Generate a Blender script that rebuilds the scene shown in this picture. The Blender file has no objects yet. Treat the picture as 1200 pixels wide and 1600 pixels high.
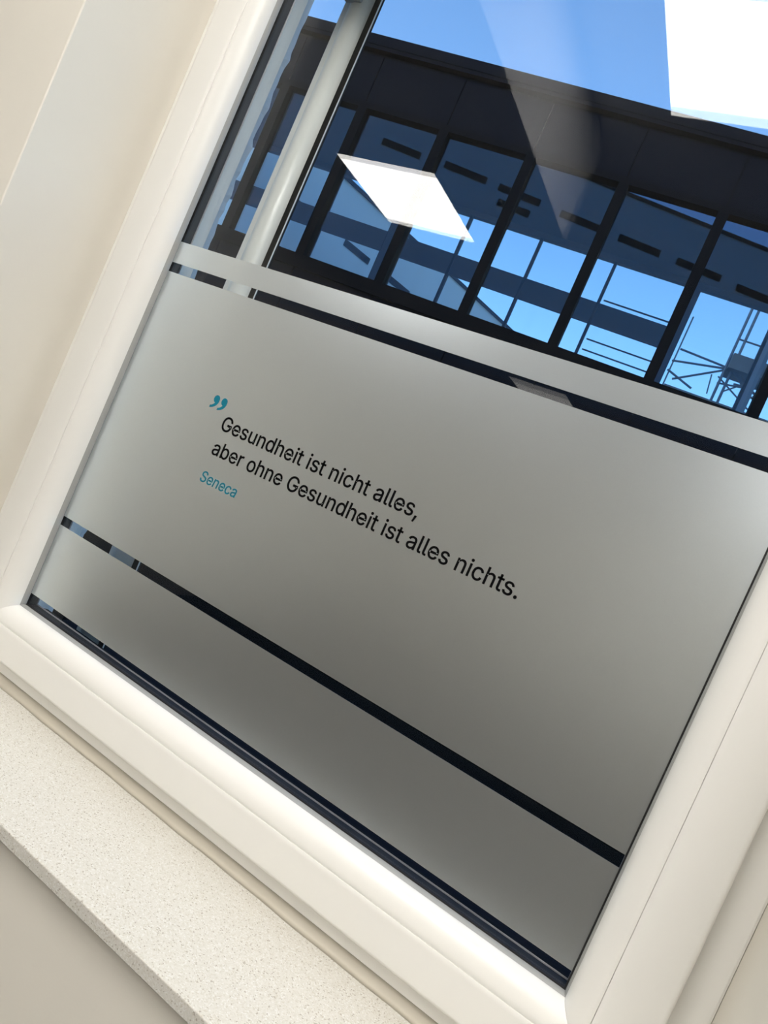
import bpy, bmesh, math, random
from mathutils import Matrix, Vector

random.seed(4)
SC = bpy.context.scene
COL = SC.collection
CZ = 1.36                      # eye height above the room floor; the heights below are relative to the eye

# ------------------------------------------------------------------ camera
cam_data = bpy.data.cameras.new('camera')
cam_data.sensor_fit = 'VERTICAL'
cam_data.sensor_height = 24.0
cam_data.lens = 24.0 * 1110.71 / 1600.0
cam_data.clip_start = 0.02
cam_data.clip_end = 500
cam = bpy.data.objects.new('camera', cam_data)
COL.objects.link(cam)
RX = (0.8215354, 0.4020013, 0.4043199)
RY = (0.3784011, 0.1460182, -0.9140521)
RZ = (-0.4264882, 0.9039213, -0.0321586)
cam.matrix_world = Matrix(((RX[0], -RY[0], -RZ[0], 0), (RX[1], -RY[1], -RZ[1], 0),
                           (RX[2], -RY[2], -RZ[2], CZ), (0, 0, 0, 1)))
SC.camera = cam

# ------------------------------------------------------------------ sky and exposure
SKY_STRENGTH = 0.205
world = bpy.data.worlds.new('clear_sky')
SC.world = world
world.use_nodes = True
wn = world.node_tree.nodes
wl = world.node_tree.links
wn.clear()
sky = wn.new('ShaderNodeTexSky')
sky.sky_type = 'NISHITA'
sky.sun_disc = False
sky.sun_elevation = math.radians(34)
sky.sun_rotation = math.radians(200)
sky.air_density = 1.0
sky.dust_density = 0.4
sky.ozone_density = 2.5
bg = wn.new('ShaderNodeBackground')
bg.inputs['Strength'].default_value = SKY_STRENGTH
wo = wn.new('ShaderNodeOutputWorld')
wb = wn.new('ShaderNodeMix')                  # white balance of the indoor exposure: daylight reads bluer
wb.data_type = 'RGBA'
wb.blend_type = 'MULTIPLY'
wb.inputs['Factor'].default_value = 1.0
wb.inputs['B'].default_value = (0.72, 0.93, 1.06, 1)
wl.new(sky.outputs[0], wb.inputs['A'])
wl.new(wb.outputs['Result'], bg.inputs[0])
wl.new(bg.outputs[0], wo.inputs[0])

vs = SC.view_settings
vs.view_transform = 'Standard'
vs.look = 'None'
vs.exposure = 0.64
vs.gamma = 1.0
vs.use_curve_mapping = False
SC.cycles.transparent_max_bounces = 40
SC.cycles.max_bounces = 8
SC.cycles.diffuse_bounces = 4
SC.cycles.glossy_bounces = 5
SC.cycles.transmission_bounces = 8

LAMP = 14.0                    # radiance of the lit ceiling panels


# ------------------------------------------------------------------ materials
def new_mat(name):
    m = bpy.data.materials.new(name)
    m.use_nodes = True
    m.node_tree.nodes.clear()
    return m, m.node_tree.nodes, m.node_tree.links


def plain(name, col, rough=0.5, metal=0.0, spec=0.5, noise=None, bump=None, coat=0.0):
    """Principled surface; noise = (scale, amount) mottles the colour, bump = (scale, strength, distance)."""
    m, n, l = new_mat(name)
    out = n.new('ShaderNodeOutputMaterial')
    p = n.new('ShaderNodeBsdfPrincipled')
    p.inputs['Base Color'].default_value = (*col, 1)
    p.inputs['Roughness'].default_value = rough
    p.inputs['Metallic'].default_value = metal
    p.inputs['Specular IOR Level'].default_value = spec
    p.inputs['Coat Weight'].default_value = coat
    l.new(p.outputs[0], out.inputs[0])
    if noise or bump:
        tc = n.new('ShaderNodeTexCoord')
    if noise:
        t = n.new('ShaderNodeTexNoise')
        t.inputs['Scale'].default_value = noise[0]
        t.inputs['Detail'].default_value = 3
        l.new(tc.outputs['Object'], t.inputs['Vector'])
        r = n.new('ShaderNodeValToRGB')
        a = noise[1]
        r.color_ramp.elements[0].position = 0.35
        r.color_ramp.elements[1].position = 0.65
        r.color_ramp.elements[0].color = (*[c * (1 - a) for c in col], 1)
        r.color_ramp.elements[1].color = (*[min(1, c * (1 + a)) for c in col], 1)
        l.new(t.outputs['Fac'], r.inputs[0])
        l.new(r.outputs[0], p.inputs['Base Color'])
    if bump:
        t2 = n.new('ShaderNodeTexNoise')
        t2.inputs['Scale'].default_value = bump[0]
        t2.inputs['Detail'].default_value = 4
        l.new(tc.outputs['Object'], t2.inputs['Vector'])
        b = n.new('ShaderNodeBump')
        b.inputs['Strength'].default_value = bump[1]
        b.inputs['Distance'].default_value = bump[2]
        l.new(t2.outputs['Fac'], b.inputs['Height'])
        l.new(b.outputs[0], p.inputs['Normal'])
    return m


def glass(name, tint=(1, 1, 1), ior=1.52, gain=1.0, mirror=(1, 1, 1)):
    """Clear pane: Fresnel mirror on the outer faces, straight tinted transmission."""
    m, n, l = new_mat(name)
    out = n.new('ShaderNodeOutputMaterial')
    fr = n.new('ShaderNodeFresnel')
    fr.inputs['IOR'].default_value = ior
    geo = n.new('ShaderNodeNewGeometry')
    inv = n.new('ShaderNodeMath')
    inv.operation = 'SUBTRACT'
    inv.inputs[0].default_value = gain
    bk = n.new('ShaderNodeMath')
    bk.operation = 'MULTIPLY'
    bk.inputs[1].default_value = gain
    l.new(geo.outputs['Backfacing'], bk.inputs[0])
    l.new(bk.outputs[0], inv.inputs[1])
    mul = n.new('ShaderNodeMath')
    mul.operation = 'MULTIPLY'
    mul.use_clamp = True
    l.new(fr.outputs[0], mul.inputs[0])
    l.new(inv.outputs[0], mul.inputs[1])
    tr = n.new('ShaderNodeBsdfTransparent')
    tr.inputs[0].default_value = (*tint, 1)
    gl = n.new('ShaderNodeBsdfGlossy')
    gl.inputs['Roughness'].default_value = 0.0
    gl.inputs['Color'].default_value = (*mirror, 1)
    mx = n.new('ShaderNodeMixShader')
    l.new(mul.outputs[0], mx.inputs[0])
    l.new(tr.outputs[0], mx.inputs[1])
    l.new(gl.outputs[0], mx.inputs[2])
    l.new(mx.outputs[0], out.inputs[0])
    return m


def film_material():
    """Etched-glass film: wide forward scattering of what is outside plus a little grey of its own."""
    m, n, l = new_mat('etched_film')
    out = n.new('ShaderNodeOutputMaterial')
    geo = n.new('ShaderNodeNewGeometry')
    tc = n.new('ShaderNodeTexCoord')
    t = n.new('ShaderNodeTexNoise')
    t.inputs['Scale'].default_value = 900
    t.inputs['Detail'].default_value = 2
    l.new(tc.outputs['Object'], t.inputs['Vector'])
    rp = n.new('ShaderNodeValToRGB')
    rp.color_ramp.elements[0].position = 0.3
    rp.color_ramp.elements[1].position = 0.7
    rp.color_ramp.elements[0].color = (0.90, 0.90, 0.90, 1)
    rp.color_ramp.elements[1].color = (1, 1, 1, 1)
    l.new(t.outputs['Fac'], rp.inputs[0])
    rf = n.new('ShaderNodeBsdfRefraction')
    rf.inputs['IOR'].default_value = 1.42
    rf.inputs['Roughness'].default_value = 0.85
    l.new(rp.outputs[0], rf.inputs['Color'])
    tl = n.new('ShaderNodeBsdfTranslucent')
    tl.inputs['Color'].default_value = (0.95, 0.93, 0.90, 1)
    df = n.new('ShaderNodeBsdfDiffuse')
    df.inputs['Color'].default_value = (0.78, 0.70, 0.58, 1)
    m1 = n.new('ShaderNodeMixShader')
    m1.inputs[0].default_value = FILM_TRANSLUCENT
    l.new(rf.outputs[0], m1.inputs[1])
    l.new(tl.outputs[0], m1.inputs[2])
    m2 = n.new('ShaderNodeMixShader')
    m2.inputs[0].default_value = FILM_DIFFUSE
    l.new(m1.outputs[0], m2.inputs[1])
    l.new(df.outputs[0], m2.inputs[2])
    gs = n.new('ShaderNodeBsdfGlossy')
    gs.inputs['Roughness'].default_value = FILM_ROUGH
    gs.inputs['Color'].default_value = (0.85, 0.935, 1.0, 1)
    mg = n.new('ShaderNodeMixShader')
    mg.inputs[0].default_value = FILM_GLOSS
    l.new(m2.outputs[0], mg.inputs[1])
    l.new(gs.outputs[0], mg.inputs[2])
    m2 = mg
    tr = n.new('ShaderNodeBsdfTransparent')
    m3 = n.new('ShaderNodeMixShader')
    l.new(geo.outputs['Backfacing'], m3.inputs[0])
    l.new(m2.outputs[0], m3.inputs[1])
    l.new(tr.outputs[0], m3.inputs[2])
    l.new(m3.outputs[0], out.inputs[0])
    return m


def emitter(name, col, strength):
    m, n, l = new_mat(name)
    out = n.new('ShaderNodeOutputMaterial')
    e = n.new('ShaderNodeEmission')
    e.inputs[0].default_value = (*col, 1)
    e.inputs[1].default_value = strength
    l.new(e.outputs[0], out.inputs[0])
    return m


def speckled_stone():
    m, n, l = new_mat('speckled_stone')
    out = n.new('ShaderNodeOutputMaterial')
    p = n.new('ShaderNodeBsdfPrincipled')
    p.inputs['Roughness'].default_value = 0.45
    tc = n.new('ShaderNodeTexCoord')
    v = n.new('ShaderNodeTexVoronoi')
    v.inputs['Scale'].default_value = 760
    l.new(tc.outputs['Object'], v.inputs['Vector'])
    # a grain takes the dark tone when its random value is low
    sep = n.new('ShaderNodeSeparateColor')
    l.new(v.outputs['Color'], sep.inputs[0])
    r = n.new('ShaderNodeValToRGB')
    r.color_ramp.interpolation = 'CONSTANT'
    e = r.color_ramp.elements
    e[0].position = 0.0
    e[0].color = (0.46, 0.42, 0.36, 1)
    e[1].position = 0.035
    e[1].color = (0.64, 0.61, 0.54, 1)
    for pos, c in ((0.14, (0.70, 0.68, 0.625)), (0.55, (0.74, 0.72, 0.67)), (0.9, (0.80, 0.79, 0.76))):
        q = e.new(pos)
        q.color = (*c, 1)
    l.new(sep.outputs[0], r.inputs[0])
    l.new(r.outputs[0], p.inputs['Base Color'])
    l.new(p.outputs[0], out.inputs[0])
    return m


FILM_TRANSLUCENT = 0.15
FILM_DIFFUSE = 0.30
FILM_GLOSS = 0.76
FILM_ROUGH = 0.285
M = {
    'wall': plain('cream_wall_paint', (0.83, 0.795, 0.72), 0.7, noise=(6, 0.012), bump=(260, 0.08, 0.001)),
    'ceiling': plain('white_ceiling', (0.78, 0.77, 0.74), 0.85),
    'bulkhead': plain('white_bulkhead_paint', (0.70, 0.70, 0.71), 0.8),
    'floor': plain('dark_vinyl', (0.035, 0.034, 0.034), 0.6, noise=(9, 0.2)),
    'pvc': plain('white_pvc', (0.86, 0.85, 0.82), 0.32, spec=0.45),
    'gasket': plain('grey_gasket', (0.36, 0.36, 0.345), 0.5),
    'seal': plain('black_seal', (0.012, 0.012, 0.013), 0.5),
    'spacer': plain('dark_spacer', (0.02, 0.02, 0.021), 0.5, spec=0.25),
    'spacer_edge': plain('pale_spacer_edge', (0.62, 0.64, 0.70), 0.3, metal=0.6),
    'sealant': plain('cream_sealant', (0.53, 0.49, 0.41), 0.5),
    'stone': speckled_stone(),
    'glass': glass('window_glass', (0.985, 0.99, 0.99), 1.52, 0.55),
    'film': film_material(),
    'ink': plain('black_vinyl', (0.004, 0.004, 0.005), 0.6, spec=0.05),
    'teal': plain('teal_vinyl', (0.006, 0.20, 0.30), 0.5, spec=0.2),
    'lamp': emitter('lit_panel', (1.0, 0.965, 0.91), LAMP),
    'lamp_dim': emitter('dimmed_panel', (1.0, 0.965, 0.91), 1.8),
    'lamp_frame': plain('white_metal', (0.82, 0.82, 0.80), 0.4),
    'rail': plain('white_aluminium', (0.72, 0.72, 0.68), 0.3),
    'black': plain('black_rubber', (0.008, 0.008, 0.009), 0.7, spec=0.05),
    'steel': plain('screw_steel', (0.35, 0.34, 0.33), 0.35, metal=0.9),
    'render': plain('grey_render', (0.42, 0.42, 0.43), 0.9, noise=(3, 0.06), bump=(120, 0.2, 0.002)),
    'white_render': plain('white_render', (0.72, 0.72, 0.73), 0.9, bump=(90, 0.25, 0.002)),
    'slot': plain('dark_slot_glass', (0.006, 0.006, 0.007), 0.6, spec=0.05),
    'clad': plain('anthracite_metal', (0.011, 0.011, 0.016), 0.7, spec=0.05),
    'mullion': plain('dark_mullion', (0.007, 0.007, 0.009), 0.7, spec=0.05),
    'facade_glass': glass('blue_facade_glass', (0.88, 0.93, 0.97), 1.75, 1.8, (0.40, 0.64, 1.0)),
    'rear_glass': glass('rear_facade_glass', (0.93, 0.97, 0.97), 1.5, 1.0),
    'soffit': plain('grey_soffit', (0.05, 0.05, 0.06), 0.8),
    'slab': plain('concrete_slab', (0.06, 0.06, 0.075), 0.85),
    'ground': plain('dark_paving', (0.010, 0.009, 0.008), 1.0, noise=(2, 0.2), spec=0.0),
    'scaffold': plain('scaffold_tube', (0.10, 0.11, 0.13), 0.5, metal=0.3),
    'deck': plain('scaffold_deck', (0.16, 0.14, 0.12), 0.8),
}


# ------------------------------------------------------------------ mesh helpers
def link(o, parent=None):
    COL.objects.link(o)
    if parent is not None:
        o.parent = parent
    return o


def mesh(name, verts, faces, mat, parent=None, smooth=False, raw=False):
    """Link one mesh object; heights are lifted by the eye height unless raw."""
    me = bpy.data.meshes.new(name)
    dz = 0.0 if raw else CZ
    me.from_pydata([(v[0], v[1], v[2] + dz) for v in verts], [], faces)
    bm = bmesh.new()
    bm.from_mesh(me)
    bmesh.ops.recalc_face_normals(bm, faces=bm.faces)
    bm.to_mesh(me)
    bm.free()
    me.materials.append(M[mat])
    if smooth:
        for p in me.polygons:
            p.use_smooth = True
    return link(bpy.data.objects.new(name, me), parent)


BOXF = [(0, 3, 2, 1), (4, 5, 6, 7), (0, 1, 5, 4), (1, 2, 6, 5), (2, 3, 7, 6), (3, 0, 4, 7)]


def box_verts(x0, x1, y0, y1, z0, z1):
    return [(x0, y0, z0), (x1, y0, z0), (x1, y1, z0), (x0, y1, z0),
            (x0, y0, z1), (x1, y0, z1), (x1, y1, z1), (x0, y1, z1)]


def bevel_obj(o, w, seg=2):
    b = o.modifiers.new('bevel', 'BEVEL')
    b.width = w
    b.segments = seg
    b.limit_method = 'ANGLE'
    return o


def box(name, x0, x1, y0, y1, z0, z1, mat, parent=None, bev=0.0):
    o = mesh(name, box_verts(x0, x1, y0, y1, z0, z1), BOXF, mat, parent)
    if bev:
        bevel_obj(o, bev)
    return o


def empty(name, x, y, z):
    o = bpy.data.objects.new(name, None)
    o.empty_display_size = 0.05
    o.location = (0, 0, 0)
    return link(o)


def tag(o, label=None, cat=None, group=None, kind=None):
    for k, v in (('label', label), ('category', cat), ('group', group), ('kind', kind)):
        if v:
            o[k] = v
    return o


def tube(name, a, b, r, mat, parent=None, n=8):
    a, b = Vector(a), Vector(b)
    d = (b - a).normalized()
    s = d.orthogonal().normalized()
    t = d.cross(s)
    vs_ = []
    for p in (a, b):
        for i in range(n):
            w = 2 * math.pi * i / n
            vs_.append(tuple(p + r * (math.cos(w) * s + math.sin(w) * t)))
    fs = [(i, (i + 1) % n, n + (i + 1) % n, n + i) for i in range(n)]
    fs += [tuple(range(n - 1, -1, -1)), tuple(range(n, 2 * n))]
    return mesh(name, vs_, fs, mat, parent)


GLYPHS = {
    ',': [[38,-119,68,71,137,71,84,-119]],
    '.': [[95,-4,83,-3,73,1,63,9,55,18,51,29,50,41,51,53,55,64,63,73,73,81,83,85,95,87,107,85,118,81,128,73,135,64,140,53,141,41,140,29,135,18,128,9,118,1,107,-3]],
    'G': [[269,-7,225,-3,185,7,149,25,118,49,91,79,69,116,53,157,43,203,40,254,43,305,53,352,69,393,91,429,117,459,149,484,184,501,223,512,265,516,291,514,316,510,340,504,363,494,384,483,403,469,421,453,436,436,449,416,460,395,468,373,474,349,408,349,402,365,395,379,387,393,378,406,368,417,356,427,344,436,330,443,315,448,300,453,283,455,265,456,236,453,209,445,183,432,160,414,141,392,125,364,113,332,106,295,103,254,106,213,113,177,125,145,141,117,161,95,184,76,210,63,238,56,269,53,296,55,322,61,345,71,365,85,382,102,396,123,407,147,413,173,415,202,434,199,283,199,283,256,478,256,478,200,475,160,466,124,451,91,431,62,406,38,377,19,344,5,308,-4]],
    'S': [[224,-9,188,-7,156,-1,128,9,102,23,81,40,64,60,51,83,42,109,38,137,104,137,108,118,114,102,123,88,136,76,150,66,166,59,185,53,204,50,224,49,246,50,267,54,286,60,303,69,317,79,329,92,338,106,344,122,346,139,344,154,340,168,332,179,322,189,310,197,296,205,245,222,184,239,145,253,112,269,86,289,67,313,56,341,52,372,54,400,62,425,75,448,92,468,113,484,138,498,165,508,195,514,227,516,259,514,289,508,316,498,340,484,360,468,377,449,390,427,398,403,401,378,337,378,332,402,320,421,302,437,280,449,254,456,225,459,204,457,185,454,167,448,152,440,139,430,129,418,121,405,117,391,115,376,117,359,122,345,131,334,142,324,155,315,169,308,212,293,264,279,312,264,328,256,344,248,359,238,372,226,384,213,395,198,402,180,407,161,408,139,406,112,399,87,386,64,370,43,349,25,323,11,294,0,261,-7]],
    'a': [[160,-9,137,-7,115,-3,94,5,76,15,60,29,48,45,38,63,32,84,30,108,32,128,36,146,43,161,53,174,64,184,78,193,92,200,108,206,125,211,178,220,234,227,247,229,257,231,265,235,271,240,274,246,276,255,276,257,275,272,272,285,267,297,260,307,251,315,240,322,227,327,212,330,196,331,178,330,163,327,149,322,137,316,127,309,118,301,110,292,104,283,100,274,41,291,51,313,64,331,79,346,95,358,114,368,133,375,153,380,173,383,194,384,239,379,255,375,271,369,286,360,300,350,312,336,322,320,330,301,335,278,337,251,337,0,277,0,277,52,272,52,252,25,242,16,229,8,215,1,199,-4,181,-7],[170,45,192,47,211,51,228,59,242,68,254,80,263,93,270,108,274,122,276,138,276,190,259,182,231,176,200,171,175,168,134,159,122,153,112,147,103,139,97,130,93,118,92,105,93,93,96,82,102,72,109,64,119,57,130,52,142,48,156,46]],
    'b': [[229,-8,208,-7,189,-3,172,4,159,12,147,21,138,31,118,59,112,59,112,0,53,0,53,509,114,509,114,319,118,319,137,346,147,355,158,364,171,373,188,379,207,383,229,384,259,382,287,374,313,361,335,342,354,320,370,293,381,261,388,227,390,189,388,151,381,116,370,84,355,57,336,34,313,16,288,3,260,-6],[220,47,242,49,262,55,279,66,294,80,306,97,316,117,323,139,327,163,328,189,327,215,323,239,316,261,307,281,295,298,280,311,262,322,243,328,220,330,198,328,178,322,161,312,147,299,134,282,125,263,118,241,114,216,113,189,114,162,118,138,125,115,135,95,147,78,162,65,179,55,198,49]],
    'c': [[207,-8,174,-5,144,3,117,16,93,35,72,58,56,85,44,116,37,150,34,187,37,225,44,260,56,291,72,318,93,341,117,360,144,374,174,382,207,384,226,384,243,381,260,377,276,371,291,364,305,356,318,346,330,335,340,322,349,308,356,293,362,277,303,262,290,289,270,311,242,325,207,330,184,328,163,321,145,310,130,296,118,278,108,258,102,236,98,212,96,187,98,163,102,139,108,117,118,97,130,80,145,66,163,55,184,49,207,46,243,52,271,66,292,89,304,117,363,102,357,86,350,70,341,56,331,43,319,32,306,21,292,12,277,5,261,-1,244,-5,226,-7]],
    'd': [[195,-8,165,-6,137,3,111,16,89,34,70,57,55,84,43,116,36,151,34,189,36,227,43,261,55,293,70,320,89,342,112,361,137,374,165,382,196,384,218,383,237,379,253,373,267,364,278,355,287,346,306,319,311,319,311,509,372,509,372,0,313,0,313,59,307,59,287,31,277,21,266,12,252,4,236,-3,217,-7],[205,47,226,49,246,55,263,65,278,78,290,95,299,115,306,138,310,162,312,189,310,216,306,241,300,263,290,282,278,299,263,312,246,322,227,328,205,330,182,328,162,322,145,311,130,298,118,281,108,261,102,239,98,215,96,189,98,163,102,139,109,117,118,97,130,80,145,66,162,55,182,49]],
    'e': [[212,-8,177,-5,145,3,117,16,92,35,72,58,56,85,44,116,37,150,34,187,36,224,44,258,55,290,71,317,91,340,115,359,142,373,172,382,205,384,226,383,246,380,266,374,285,366,303,355,319,341,334,324,347,305,357,282,365,256,370,227,371,194,371,169,75,169,75,221,338,221,310,202,308,226,304,248,298,269,288,286,277,301,263,314,246,323,227,328,205,330,183,328,164,323,146,313,131,301,119,286,109,270,102,251,97,231,96,211,96,178,98,151,102,127,110,106,121,88,135,73,151,61,169,53,190,48,212,46,227,47,241,49,254,53,265,58,276,65,285,73,294,82,300,93,306,105,365,91,358,72,348,55,335,39,320,26,302,14,283,4,261,-3,237,-7]],
    'h': [[114,227,114,0,53,0,53,509,114,509,114,287,102,287,116,319,132,344,152,362,175,374,200,382,227,384,252,383,275,377,295,369,313,356,328,340,341,321,350,298,355,271,357,240,357,0,296,0,296,235,293,263,286,286,273,304,256,318,235,326,210,329,192,328,176,324,161,317,147,308,136,297,126,283,119,266,115,248]],
    'i': [[53,0,53,379,114,379,114,0],[84,443,73,444,63,448,54,455,47,463,43,472,41,483,43,494,47,504,54,512,63,518,73,522,84,524,95,522,105,518,114,512,121,504,125,494,126,483,125,472,121,463,114,455,105,448,95,444]],
    'l': [[139,-2,112,0,91,8,74,20,62,37,55,59,53,84,53,509,114,509,114,99,114,83,117,71,120,62,126,57,135,53,146,52,160,53,170,54,181,3,162,-1]],
    'n': [[114,227,114,0,53,0,53,379,112,379,112,287,102,287,116,319,132,344,152,362,175,374,200,382,227,384,252,383,275,377,295,369,313,356,328,340,341,321,350,298,355,271,357,240,357,0,296,0,296,235,293,263,286,286,273,304,256,318,235,326,210,329,192,328,176,324,161,317,147,308,136,297,126,283,119,266,115,248]],
    'o': [[207,-8,174,-5,144,3,117,16,93,35,72,58,56,85,44,116,37,150,34,187,37,225,44,260,56,291,72,318,93,341,117,360,144,374,174,382,207,384,241,382,271,374,299,360,323,341,343,318,359,291,371,260,379,225,381,187,379,150,371,116,359,85,343,58,323,35,299,16,271,3,241,-5],[207,46,231,49,252,55,270,66,285,80,298,97,307,117,314,139,318,163,319,187,318,212,314,236,307,258,298,278,285,296,270,310,252,321,231,328,207,330,184,328,163,321,145,310,130,296,118,278,108,258,102,236,98,212,96,187,98,163,102,139,108,117,118,97,130,80,145,66,163,55,184,49]],
    'r': [[53,0,53,379,112,379,112,321,115,321,124,339,137,354,152,367,171,377,191,383,213,385,229,384,243,384,243,322,230,324,207,326,190,324,174,321,159,315,146,306,135,296,126,284,119,269,115,254,114,237,114,0]],
    's': [[182,-8,157,-7,133,-3,112,3,93,12,76,24,62,38,50,54,41,73,36,94,94,107,101,87,111,72,124,60,141,52,160,47,181,45,206,47,227,53,244,62,258,74,265,88,268,103,266,115,262,126,254,136,243,144,229,150,212,155,149,170,118,180,92,192,72,208,58,227,50,249,47,274,49,295,55,314,65,332,79,347,95,360,115,370,137,378,161,383,187,384,212,383,234,379,254,372,271,363,286,352,299,339,309,324,318,308,324,290,268,277,262,291,254,304,243,316,228,325,210,331,187,333,166,331,147,326,131,317,119,305,111,292,109,277,110,264,115,253,124,243,136,235,152,229,172,223,229,209,261,200,287,187,306,171,320,153,328,131,331,107,329,85,323,65,312,47,298,31,281,18,260,6,236,-2,210,-7]],
    't': [[204,379,204,327,6,327,6,379],[65,471,126,471,126,98,127,83,130,70,136,61,144,55,156,51,170,50,185,51,202,54,213,2,192,-3,168,-4,138,-1,113,7,92,21,77,41,68,64,65,93]],
    'u': [[182,-5,158,-3,135,2,115,11,97,23,82,39,69,59,60,82,54,109,53,139,53,379,114,379,114,144,116,117,124,94,137,75,154,61,175,53,200,50,218,51,234,55,249,62,263,71,274,83,283,97,290,113,295,132,296,153,296,379,357,379,357,0,298,0,298,92,307,92,294,60,277,35,257,17,234,5,209,-3]],
}
LINES = [
    ('Gesundheit ist nicht alles,', [0,520,924,1289,1699,2109,2533,2943,3348,3514,3929,4095,4461,4875,5286,5452,5847,6258,6673,7062,7251,7441,7844,8209]),
    ('aber ohne Gesundheit ist alles nichts.', [0,389,814,1217,1665,2079,2489,2899,3491,4011,4415,4780,5190,5600,6024,6434,6838,7005,7420,7586,7952,8367,8755,8945,9134,9538,10090,10501,10667,11062,11473,11700,12065]),
    ('Seneca', [0,447,850,1260,1664,2060]),
]
# ------------------------------------------------------------------ the window opening
YG = 0.800                                   # room face of the glass
XL, XR, ZB, ZT = -0.878, 0.0275, -0.3935, 0.735   # visible glass
OX0, OX1, OZ1 = -0.995, 0.1478, 0.862        # opening in the wall
SILL_Z, SILL_Y, SILL_T = -0.508, 0.5856, 0.0153
YW, YO = 0.600, 0.966                        # inner and outer wall faces


def ring_wall(name, x0, x1, z0, z1, ya, yb, mat, oz0):
    """A wall slab with the window opening cut through."""
    v, f = [], []
    for y in (ya, yb):
        v += [(x0, y, z0), (x1, y, z0), (x1, y, z1), (x0, y, z1),
              (OX0, y, oz0), (OX1, y, oz0), (OX1, y, OZ1), (OX0, y, OZ1)]
    for k in range(4):
        j = (k + 1) % 4
        f += [(k, j, 4 + j, 4 + k), (8 + k, 12 + k, 12 + j, 8 + j),
              (k, 8 + k, 8 + j, j), (4 + k, 4 + j, 12 + j, 12 + k)]
    return mesh(name, v, f, mat)


RX0, RX1, RY0, FZ, CE = -3.3, 2.6, -6.2, -CZ, 1.40     # room
tag(box('floor', RX0 - .2, RX1 + .2, RY0 - .2, YW, FZ - .15, FZ, 'floor'), 'dark vinyl floor of the room', kind='structure')
tag(box('ceiling', RX0 - .2, RX1 + .2, RY0 - .2, YW, CE, CE + .2, 'ceiling'), 'white ceiling carrying square light panels', kind='structure')
tag(box('wall_left', RX0 - .2, RX0, RY0 - .2, YW, FZ, CE, 'wall'), 'plain cream side wall of the room', kind='structure')
tag(box('wall_right', RX1, RX1 + .2, RY0 - .2, YW, FZ, CE, 'wall'), 'plain cream side wall opposite the bulkhead', kind='structure')
tag(box('wall_back', RX0, RX1, RY0 - .2, RY0, FZ, CE, 'wall'), 'plain cream wall facing the window', kind='structure')
wall_in = tag(ring_wall('wall_window', RX0 - .2, RX1 + .2, FZ - .15, CE + .2, YW, 0.800, 'wall', SILL_Z - SILL_T),
              'cream painted wall and reveals around the window', kind='structure')
bevel_obj(wall_in, 0.002, 3)

# bulkhead running from the window wall under the ceiling
tag(box('trim_1', -1.03, -0.909, -0.75, YW, 1.05, CE, 'bulkhead', bev=0.004),
    'white boxed bulkhead under the ceiling, mirrored in the glass', kind='structure')

# outer skin of this building, seen mirrored in the glazed building opposite
wall_out = tag(ring_wall('wall_outside', -16, 16, -1.8, 11.42, 0.800, YO, 'white_render', SILL_Z - SILL_T),
               'white rendered outer wall around the window', kind='structure')
roof_cap = box('coping', -16, 16, 0.6, YO + 0.06, 11.42, 11.52, 'clad', wall_out)
for x0, x1, z in ((-10.9, -9.57, 10.14), (-8.75, -7.3, 10.2), (-6.87, -5.46, 10.18), (-6.71, -5.63, 9.73), (-4.75, -3.35, 10.14),
                  (-2.77, -1.4, 10.13), (-0.84, 0.61, 10.13), (1.15, 2.55, 10.07), (3.1, 4.5, 10.1), (5.05, 6.45, 10.1)):
    box('slot_window', x0, x1, YO - 0.002, YO + 0.03, z - 0.11, z + 0.11, 'slot', wall_out)
# rough plaster arris on the outer reveal
v, f = [], []
N = 90
for i in range(N + 1):
    z = -0.52 + 1.38 * i / N
    j = 0.0035 * math.sin(i * 1.7) * math.sin(i * 0.61) + random.uniform(-.0015, .0015)
    v += [(OX0 - .004, YO - .03, z), (OX0 + .0005, YO - .03, z), (OX0 + .0025 + j, YO - .001, z), (OX0 + .0020 + j, YO + .001, z), (OX0 - .004, YO + .001, z)]
for i in range(N):
    for k in range(5):
        a, b = i * 5 + k, i * 5 + (k + 1) % 5
        f.append((a, b, b + 5, a + 5))
f += [(4, 3, 2, 1, 0), tuple(N * 5 + k for k in range(5))]
mesh('plaster_edge', v, f, 'white_render', wall_out)
box('outer_sill', OX0, OX1, 0.835, YO + 0.05, SILL_Z - SILL_T, -0.475, 'clad', wall_out)

# ------------------------------------------------------------------ window_1
win = tag(empty('window_1', 0, 0, 0), 'white plastic window with frosted film and a printed quotation', kind='structure')


def expand(w):
    """Glass rectangle grown by w on each side (the bottom rail is a little slimmer)."""
    wb_ = w if w < 0.03 else 0.03 + (w - 0.03) * 0.89
    return XL - w, XR + w, ZB - wb_, ZT + w


def member(name, side, prof, mat, parent, gap=0.0, smooth=True):
    """One mitred length of a frame profile [(offset, y), ...] along a side."""
    n = len(prof)
    v = []
    for end in (0, 1):
        for w, y in prof:
            x0, x1, z0, z1 = expand(w)
            g = gap if end == 0 else -gap
            if side == 'b':
                v.append(((x0, x1)[end] + g, y, z0))
            elif side == 't':
                v.append(((x0, x1)[end] + g, y, z1))
            elif side == 'l':
                v.append((x0, y, (z0, z1)[end] + g))
            else:
                v.append((x1, y, (z0, z1)[end] + g))
    f = [(i, (i + 1) % n, n + (i + 1) % n, n + i) for i in range(n)]
    f += [tuple(range(n - 1, -1, -1)), tuple(range(n, 2 * n))]
    o = mesh(name, v, f, mat, parent, smooth=smooth)
    if smooth:
        o.data.set_sharp_from_angle(angle=math.radians(38))
    return o


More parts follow.
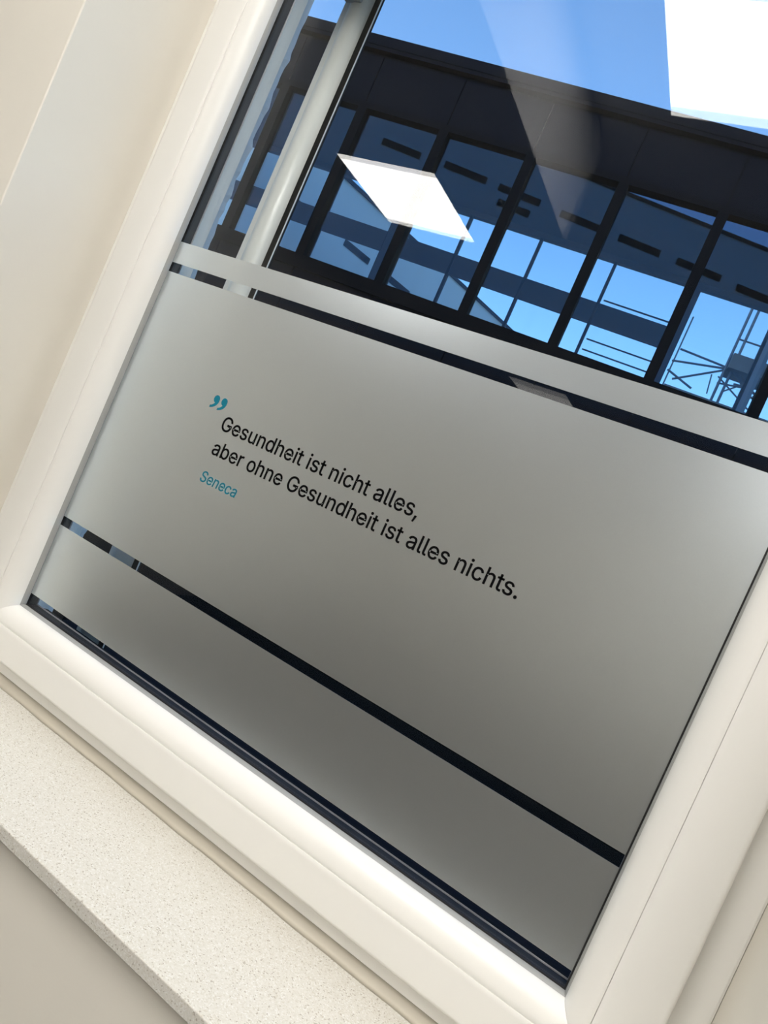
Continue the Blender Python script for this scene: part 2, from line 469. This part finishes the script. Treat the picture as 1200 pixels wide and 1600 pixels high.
SASH = [(0.0302, 0.7655), (0.0306, 0.7645), (0.033, 0.7634), (0.036, 0.763), (0.080, 0.763), (0.0835, 0.7635), (0.0853, 0.7650), (0.0861, 0.768),
        (0.0861, 0.781), (0.0305, 0.781)]
BEAD = [(0.002, 0.7915), (0.0023, 0.7880), (0.0036, 0.7835), (0.0060, 0.7785), (0.0095, 0.7742), (0.0140, 0.7706), (0.0190, 0.7680),
        (0.0240, 0.7663), (0.0290, 0.7652), (0.0299, 0.7655), (0.0301, 0.781), (0.002, 0.799)]
GASK = [(-0.0002, 0.7998), (-0.0004, 0.7965), (0.0006, 0.7925), (0.0020, 0.7905), (0.0030, 0.7915), (0.0030, 0.7998)]
SEAL = [(-0.0022, 0.7999), (-0.0022, 0.7986), (-0.0001, 0.7982), (-0.0001, 0.7999)]
SPAC = [(-0.0002, 0.8045), (-0.0002, 0.8185), (0.012, 0.8185), (0.012, 0.8045)]
SEDG = [(-0.0010, 0.8190), (-0.0020, 0.8195), (-0.0010, 0.8200), (0.012, 0.8200), (0.012, 0.8190)]
OUTB = [(0.006, 0.827), (0.010, 0.845), (0.014, 0.858), (0.0861, 0.858), (0.0861, 0.8245), (0.006, 0.8245)]
for s in 'bltr':
    nm = 'rail' if s in 'bt' else 'stile'
    member('sash_' + nm, s, SASH, 'pvc', win, 0.00015)
    member('glazing_bead', s, BEAD, 'pvc', win, 0.00012)
    member('gasket', s, GASK, 'gasket', win)
    if s in 'rb':
        member('seal_strip', s, SEAL, 'seal', win, smooth=False)
    member('spacer_bar', s, SPAC, 'spacer', win, smooth=False)
    member('spacer_edge', s, SEDG, 'spacer_edge', win)
    member('outer_' + nm, s, OUTB, 'black' if s == 'b' else 'pvc', win, smooth=False)
# fixed frame behind the sash, rounded towards the reveal
FX0, FX1, FZ0, FZ1 = OX0, OX1, SILL_Z, OZ1
for nm, a in (('frame_jamb', (OX0, XL - 0.060, FZ0, FZ1)), ('frame_jamb', (XR + 0.060, OX1, FZ0, FZ1)),
              ('frame_sill', (XL - 0.060, XR + 0.060, FZ0, ZB - 0.055)), ('frame_head', (XL - 0.060, XR + 0.060, ZT + 0.060, FZ1))):
    box(nm, a[0], a[1], 0.784, 0.862, a[2], a[3], 'pvc', win, bev=0.003)
# panes
box('pane', XL - 0.010, XR + 0.010, 0.800, 0.804, ZB - 0.010, ZT + 0.010, 'glass', win)
box('pane', XL - 0.010, XR + 0.010, 0.8207, 0.8247, ZB - 0.010, ZT + 0.010, 'glass', win)
# frosted film: narrow strip, big field, lower field
FX_0, FX_1 = XL + 0.0008, XR - 0.0022
film_top = box('film_strip', FX_0, FX_1, 0.7994, 0.7998, 0.1848, 0.2182, 'film', win)
film = box('film_field', FX_0, FX_1, 0.7994, 0.7998, -0.2418, 0.1698, 'film', win)
film_low = box('film_field', FX_0, FX_1, 0.7994, 0.7998, -0.3733, -0.2564, 'film', win)


def text_line(name, k, x0, x1, base, asc, mat, shear=0.0):
    """One line of vinyl lettering cut from embedded outlines, laid on the film."""
    txt, pos = LINES[k]
    chars = [c for c in txt if c != ' ']
    xs = [p + q for c, p in zip(chars, pos) for s in GLYPHS[c] for q in s[0::2]]
    lo, hi = min(xs), max(xs)
    sx = (x1 - x0) / (hi - lo)
    top = max(q for c in chars for s in GLYPHS[c] for q in s[1::2])
    sz = asc / top
    bm = bmesh.new()
    for c, p in zip(chars, pos):
        groups = [[s] for s in GLYPHS[c]] if c == 't' else [GLYPHS[c]]
        for g in groups:
            add_shape(bm, [[((q[0] + p - lo) * sx + x0 + shear * q[1] * sz, q[1] * sz + base) for q in zip(s[0::2], s[1::2])] for s in g], 0.0030 if mat == 'ink' else 0.0020)
    return finish_shape(bm, name, mat)


def add_shape(bm, loops, bold=0.0):
    cu = bpy.data.curves.new('outline', 'CURVE')
    cu.dimensions = '2D'
    cu.fill_mode = 'BOTH'
    cu.extrude = 0.0001
    cu.offset = bold
    for lp in loops:
        sp = cu.splines.new('POLY')
        sp.points.add(len(lp) - 1)
        for i, q in enumerate(lp):
            sp.points[i].co = (q[0] * 10, q[1] * 10, 0, 1)
        sp.use_cyclic_u = True
    ob = bpy.data.objects.new('outline', cu)
    COL.objects.link(ob)
    me = bpy.data.meshes.new_from_object(ob.evaluated_get(bpy.context.evaluated_depsgraph_get()))
    bm.from_mesh(me)
    bpy.data.objects.remove(ob)
    bpy.data.meshes.remove(me)
    bpy.data.curves.remove(cu)


def finish_shape(bm, name, mat):
    for v_ in bm.verts:
        x, z, y = v_.co
        v_.co = (x / 10, 0.79925 + y, z / 10 + CZ)
    bmesh.ops.recalc_face_normals(bm, faces=bm.faces)
    me = bpy.data.meshes.new(name)
    bm.to_mesh(me)
    bm.free()
    me.materials.append(M[mat])
    return link(bpy.data.objects.new(name, me), film)


tag(film, 'large field of frosted film with the printed quotation')
tag(film_top, 'narrow strip of frosted film')
tag(film_low, 'lower field of plain frosted film')
q1 = text_line('text_line', 0, -0.6642, -0.3345, -0.0195, 0.0215, 'ink')
q2 = text_line('text_line', 1, -0.6620, -0.1828, -0.0557, 0.0213, 'ink')
q3 = text_line('signature', 2, -0.6626, -0.5950, -0.0972, 0.0158, 'teal', 0.09)
tag(q1, 'black lettering: Gesundheit ist nicht alles,')
tag(q2, 'black lettering: aber ohne Gesundheit ist alles nichts.')
tag(q3, 'small teal lettering: Seneca')
# closing quotation mark: two comma shapes with a round head and a swept tail
COMMA = [(0.40, 0.30), (0.30, 0.17), (0.17, 0.07), (0.02, 0.0), (0.02, 0.14)]


def comma(x, z, s):
    p = []
    for i in range(15):                      # head, clockwise from lower left to the right flank
        a = math.radians(245 - i * (245 + 15) / 14)
        p.append((0.40 + 0.26 * math.cos(a), 0.72 + 0.28 * math.sin(a)))
    p += [(0.655, 0.56), (0.62, 0.43), (0.55, 0.31), (0.45, 0.20), (0.32, 0.11), (0.17, 0.045), (0.02, 0.01), (0.02, 0.17), (0.15, 0.22), (0.26, 0.30), (0.33, 0.38), (0.36, 0.45)]
    return [(x + a * s, z + b * s) for a, b in p]


for xq in (-0.6990, -0.6843):
    bm = bmesh.new()
    add_shape(bm, [comma(xq, 0.0036 - (0.0 if xq < -0.69 else 0.0), 0.0205)])
    tag(finish_shape(bm, 'quotation_mark', 'teal'), 'teal comma of the closing quotation mark')

# ------------------------------------------------------------------ sill and sealant joint
sill = tag(box('window_sill', OX0, OX1, SILL_Y, 0.7999, SILL_Z - SILL_T, SILL_Z, 'stone', bev=0.0012),
           'cream speckled stone window sill below the frosted window', 'window sill')
prof = [(0.7838, SILL_Z + 0.0005), (0.7838, SILL_Z + 0.011), (0.7805, SILL_Z + 0.0075), (0.7755, SILL_Z + 0.003), (0.7700, SILL_Z + 0.0002)]
v = []
K = 60
for i in range(K + 1):
    x = OX0 + 0.001 + (OX1 - OX0 - 0.002) * i / K
    for y, z in prof:
        j = 0.0011 * math.sin(i * 0.9 + 1) * math.sin(i * 0.37)
        v.append((x, y + (j if y < 0.783 else 0), z))
f = []
n_ = len(prof)
for i in range(K):
    for k in range(n_):
        a, b = i * n_ + k, i * n_ + (k + 1) % n_
        f.append((a, b, b + n_, a + n_))
f += [tuple(range(n_ - 1, -1, -1)), tuple(K * n_ + k for k in range(n_))]
tag(mesh('trim_2', v, f, 'sealant', smooth=True), 'cream sealant joint between window frame and stone sill', kind='structure')


# ------------------------------------------------------------------ ceiling lights
def ceiling_light(x0, y0, sx, sy, lit, label):
    root = tag(empty('ceiling_light', 0, 0, 0), label, 'ceiling light', 'square ceiling light panels')
    z0 = CE - 0.022
    v, f = [], []
    for ins in (0.0, 0.012):
        for z in (z0, CE):
            v += [(x0 + ins, y0 + ins, z), (x0 + sx - ins, y0 + ins, z), (x0 + sx - ins, y0 + sy - ins, z), (x0 + ins, y0 + sy - ins, z)]
    for k in range(4):
        j = (k + 1) % 4
        f += [(k, j, 8 + j, 8 + k), (k, 4 + k, 4 + j, j), (8 + k, 8 + j, 12 + j, 12 + k), (4 + k, 12 + k, 12 + j, 4 + j)]
    mesh('frame', v, f, 'lamp_frame', root)
    box('diffuser', x0 + 0.0125, x0 + sx - 0.0125, y0 + 0.0125, y0 + sy - 0.0125, z0 + 0.002, CE - 0.002, 'lamp' if lit else 'lamp_dim', root)
    return root


ceiling_light(-2.32, -1.77, 0.58, 0.63, True, 'bright square light panel mirrored whole over the dark glazed building')
ceiling_light(-0.67, -0.49, 0.58, 0.63, True, 'bright square light panel mirrored against the sky at the top corner')
ceiling_light(-2.30, -5.12, 0.58, 0.63, False, 'dim square light panel mirrored in the clear slit between the film strips')
ceiling_light(0.30, -1.20, 0.58, 0.63, True, 'added unseen light panel on the ceiling, brightening the right window stile')  # added out of view to brighten the right side of the frame
ceiling_light(1.30, -2.60, 0.58, 0.63, True, 'added unseen light panel in the right half of the room, brightening it')  # added out of view as extra fill for the room
ceiling_light(0.15, -5.12, 0.58, 0.63, True, 'added unseen light panel by the back wall, brightening the rear of the room')  # added out of view to brighten the rear ceiling and wall mirrored by the film

# ------------------------------------------------------------------ blind guide rail outside
rail = tag(empty('blind_guide_rail', 0, 0, 0), 'upright pale guide rail with a black edge outside the glass', 'guide rail')
YR = 0.925
RT = OZ1 - 0.01
RB = -0.470
rx = -0.912 * YR
# round front tube
tube('tube', (rx + 0.002, YR, RB), (rx + 0.002, YR, RT), 0.0225, 'rail', rail, 20)
for p in rail.children[0].data.polygons:
    p.use_smooth = len(p.vertices) == 4
box('side_flange', rx - 0.036, rx - 0.019, YR - 0.004, YR + 0.012, RB, RT, 'rail', rail, 0.001)
box('brush_strip', rx + 0.0235, rx + 0.0345, YR - 0.006, YR + 0.002, RB, RT, 'black', rail)
box('edge_trim', rx + 0.0345, rx + 0.0358, YR - 0.006, YR - 0.004, RB, RT, 'rail', rail)
br = box('bracket', rx - 0.022, rx + 0.012, YR - 0.030, YR - 0.018, 0.700, 0.755, 'gasket', rail, 0.003)
tube('screw', (rx - 0.006, YR - 0.0335, 0.735), (rx - 0.006, YR - 0.029, 0.735), 0.006, 'steel', br, 16)
box('wall_arm', OX0, rx - 0.036, YR - 0.002, YR + 0.010, 0.80, 0.82, 'rail', rail)
box('foot', rx - 0.036, rx + 0.0365, YR - 0.02, YR + 0.02, -0.475, RB, 'black', rail)

# ------------------------------------------------------------------ the courtyard and the glazed building opposite
tag(box('courtyard_ground', -60, 60, YO, 120, -1.9, -1.6, 'ground'), 'dark paved courtyard ground outside', kind='structure')
TH = math.radians(10.7)
U = (math.cos(TH), math.sin(TH))
NV = (-math.sin(TH), math.cos(TH))


def fp(s, d, z):
    return (U[0] * s + NV[0] * d, U[1] * s + NV[1] * d, z)


def fbox(name, s0, s1, d0, d1, z0, z1, mat, parent):
    return mesh(name, [fp(*p) for p in box_verts(s0, s1, d0, d1, z0, z1)], BOXF, mat, parent)


def ray(px, py):
    a, b = (px - 600) / 1110.71, (py - 800) / 1110.71
    return [RX[i] * a + RY[i] * b + RZ[i] for i in range(3)]


def fpx(px, py, d):
    """Point of the upright plane parallel to the glazed building at distance d that shows at a photo pixel."""
    r = ray(px, py)
    t = d / (r[0] * NV[0] + r[1] * NV[1])
    p = [c * t for c in r]
    return p[0] * U[0] + p[1] * U[1], p[2]


bld = tag(empty('glazed_building', 0, 0, 0), 'dark flat-roofed building with tall blue-tinted glass panes opposite', 'building')
D0, D1 = 12.0, 15.2
S0, S1 = -13.2, 8.3
MS = 1.654
marks = [0.03 + MS * k for k in range(-8, 6)]
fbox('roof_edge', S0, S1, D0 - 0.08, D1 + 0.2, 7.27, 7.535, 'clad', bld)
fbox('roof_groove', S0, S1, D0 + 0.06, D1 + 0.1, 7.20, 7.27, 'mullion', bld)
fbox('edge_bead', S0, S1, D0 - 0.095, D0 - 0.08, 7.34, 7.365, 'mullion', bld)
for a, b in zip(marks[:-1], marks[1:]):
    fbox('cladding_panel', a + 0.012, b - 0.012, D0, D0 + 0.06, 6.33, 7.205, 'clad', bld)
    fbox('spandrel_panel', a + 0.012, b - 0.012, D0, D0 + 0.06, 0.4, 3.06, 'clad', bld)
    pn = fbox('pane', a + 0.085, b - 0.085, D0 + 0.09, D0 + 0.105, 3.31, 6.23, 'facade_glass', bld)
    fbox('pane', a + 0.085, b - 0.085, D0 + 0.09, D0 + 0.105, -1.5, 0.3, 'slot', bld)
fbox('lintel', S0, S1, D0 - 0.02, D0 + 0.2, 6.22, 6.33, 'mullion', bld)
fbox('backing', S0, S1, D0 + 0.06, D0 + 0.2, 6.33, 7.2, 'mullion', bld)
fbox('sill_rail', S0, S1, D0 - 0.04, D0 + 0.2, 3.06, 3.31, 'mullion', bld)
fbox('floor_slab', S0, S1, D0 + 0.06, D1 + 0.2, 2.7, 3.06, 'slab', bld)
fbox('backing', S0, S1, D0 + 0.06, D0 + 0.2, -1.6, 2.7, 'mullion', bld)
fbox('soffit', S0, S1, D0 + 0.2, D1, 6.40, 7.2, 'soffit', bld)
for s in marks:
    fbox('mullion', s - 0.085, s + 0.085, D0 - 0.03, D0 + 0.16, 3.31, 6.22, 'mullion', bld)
# rear front: head beam, transom panel, slim posts, panes
fbox('rear_head', S0, S1, D1, D1 + 0.15, 6.28, 6.40, 'soffit', bld)
rm = [-1.54 + 1.655 * k for k in range(-7, 6)]
for a, b in zip(rm[:-1], rm[1:]):
    if b > 0.4:
        continue
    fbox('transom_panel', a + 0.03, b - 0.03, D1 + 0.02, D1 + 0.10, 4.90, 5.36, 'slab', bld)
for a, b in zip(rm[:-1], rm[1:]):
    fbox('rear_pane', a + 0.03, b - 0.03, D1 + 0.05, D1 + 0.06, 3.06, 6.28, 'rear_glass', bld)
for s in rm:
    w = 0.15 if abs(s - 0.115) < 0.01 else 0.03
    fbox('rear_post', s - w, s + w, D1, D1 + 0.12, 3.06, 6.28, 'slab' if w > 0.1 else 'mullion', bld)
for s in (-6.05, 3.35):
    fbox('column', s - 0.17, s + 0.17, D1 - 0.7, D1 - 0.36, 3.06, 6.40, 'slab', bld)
for z in (5.62, 4.72, 4.48, 4.24, 4.0):
    fbox('railing_bar', -1.50, -0.02, D1 + 0.50, D1 + 0.53, z - 0.014, z + 0.014, 'scaffold', bld)

# lower white wing behind the glazed building, running away to the right
wing = tag(empty('white_wing', 0, 0, 0), 'white walled wing seen through the left panes of the glazed building', 'building')
A1, A2 = ray(538, 272), ray(810, 525)
WZ = 8.0
P1 = [c * WZ / A1[2] for c in A1]
P2 = [c * WZ / A2[2] for c in A2]
dl = math.hypot(P2[0] - P1[0], P2[1] - P1[1])
wd = ((P2[0] - P1[0]) / dl, (P2[1] - P1[1]) / dl)
wp = (-wd[1], wd[0])                          # away from the courtyard side


def wbox(name, s0, s1, d0, d1, z0, z1, mat):
    v_ = [(P1[0] + wd[0] * a + wp[0] * b, P1[1] + wd[1] * a + wp[1] * b, c) for a, b, c in box_verts(s0, s1, d0, d1, z0, z1)]
    return mesh(name, v_, BOXF, mat, wing)


wbox('wall', -2.6, 22, 0, 6, -1.6, 7.9, 'white_render')
wbox('roof_edge', -2.6, 22, -0.08, 6, 7.9, 8.0, 'clad')
for s in (-1.2, 1.0, 3.2, 5.4, 7.6, 9.8, 12.0):
    wbox('slot_window', s, s + 1.2, -0.03, 0.0, 6.3, 6.5, 'slot')
    wbox('slot_window', s, s + 1.2, -0.03, 0.0, 4.9, 5.1, 'slot')

# scaffold beyond the right end of the glazed building
scaf = tag(empty('scaffold', 0, 0, 0), 'tube scaffold with braces and decks behind the right panes', 'scaffold')
DS = 21.0


def spx(name, a, b, r, d=DS, mat='scaffold'):
    s0, z0 = fpx(*a, d)
    s1, z1 = fpx(*b, d)
    return tube(name, fp(s0, d, z0), fp(s1, d, z1), r, mat, scaf, 6)


def post(px, py, r, d=DS, ztop=10.5):
    s, z = fpx(px, py, d)
    return tube('standard', fp(s, d, -1.6), fp(s, d, ztop), r, 'scaffold', scaf, 6)


for q in ((1174, 486), (1184, 490)):
    post(*q, 0.04)
post(1199, 545, 0.13, DS - 0.6)
post(1079, 505, 0.025, DS + 0.6, 8.1)
for a, b, r in (((1063, 545), (1150, 580), .03), ((1050, 563), (1140, 577), .03), ((1050, 592), (1140, 577), .03), ((1043, 577), (1080, 607), .03),
                ((1155, 530), (1200, 545), .025), ((1140, 577), (1185, 622), .035), ((1146, 600), (1200, 612), .025), ((1120, 598), (1160, 606), .025), ((1150, 580), (1160, 600), .06), ((1112, 585), (1104, 615), .02), ((1122, 588), (1168, 640), .022), ((1160, 612), (1192, 634), .03), ((1128, 612), (1176, 596), .022), ((1170, 572), (1192, 578), .05), ((1176, 620), (1200, 606), .022)):
    spx('brace', a, b, r)
for px0, py0, px1, py1, th in ((1144, 556, 1230, 586, 0.42), (1036, 603, 1200, 660, 0.25)):
    s0, z0 = fpx(px0, py0, DS)
    s1, z1 = fpx(px1, py1, DS)
    fbox('deck', s0, s1, DS - 0.3, DS + 0.7, z0 - th, z0, 'deck', scaf)
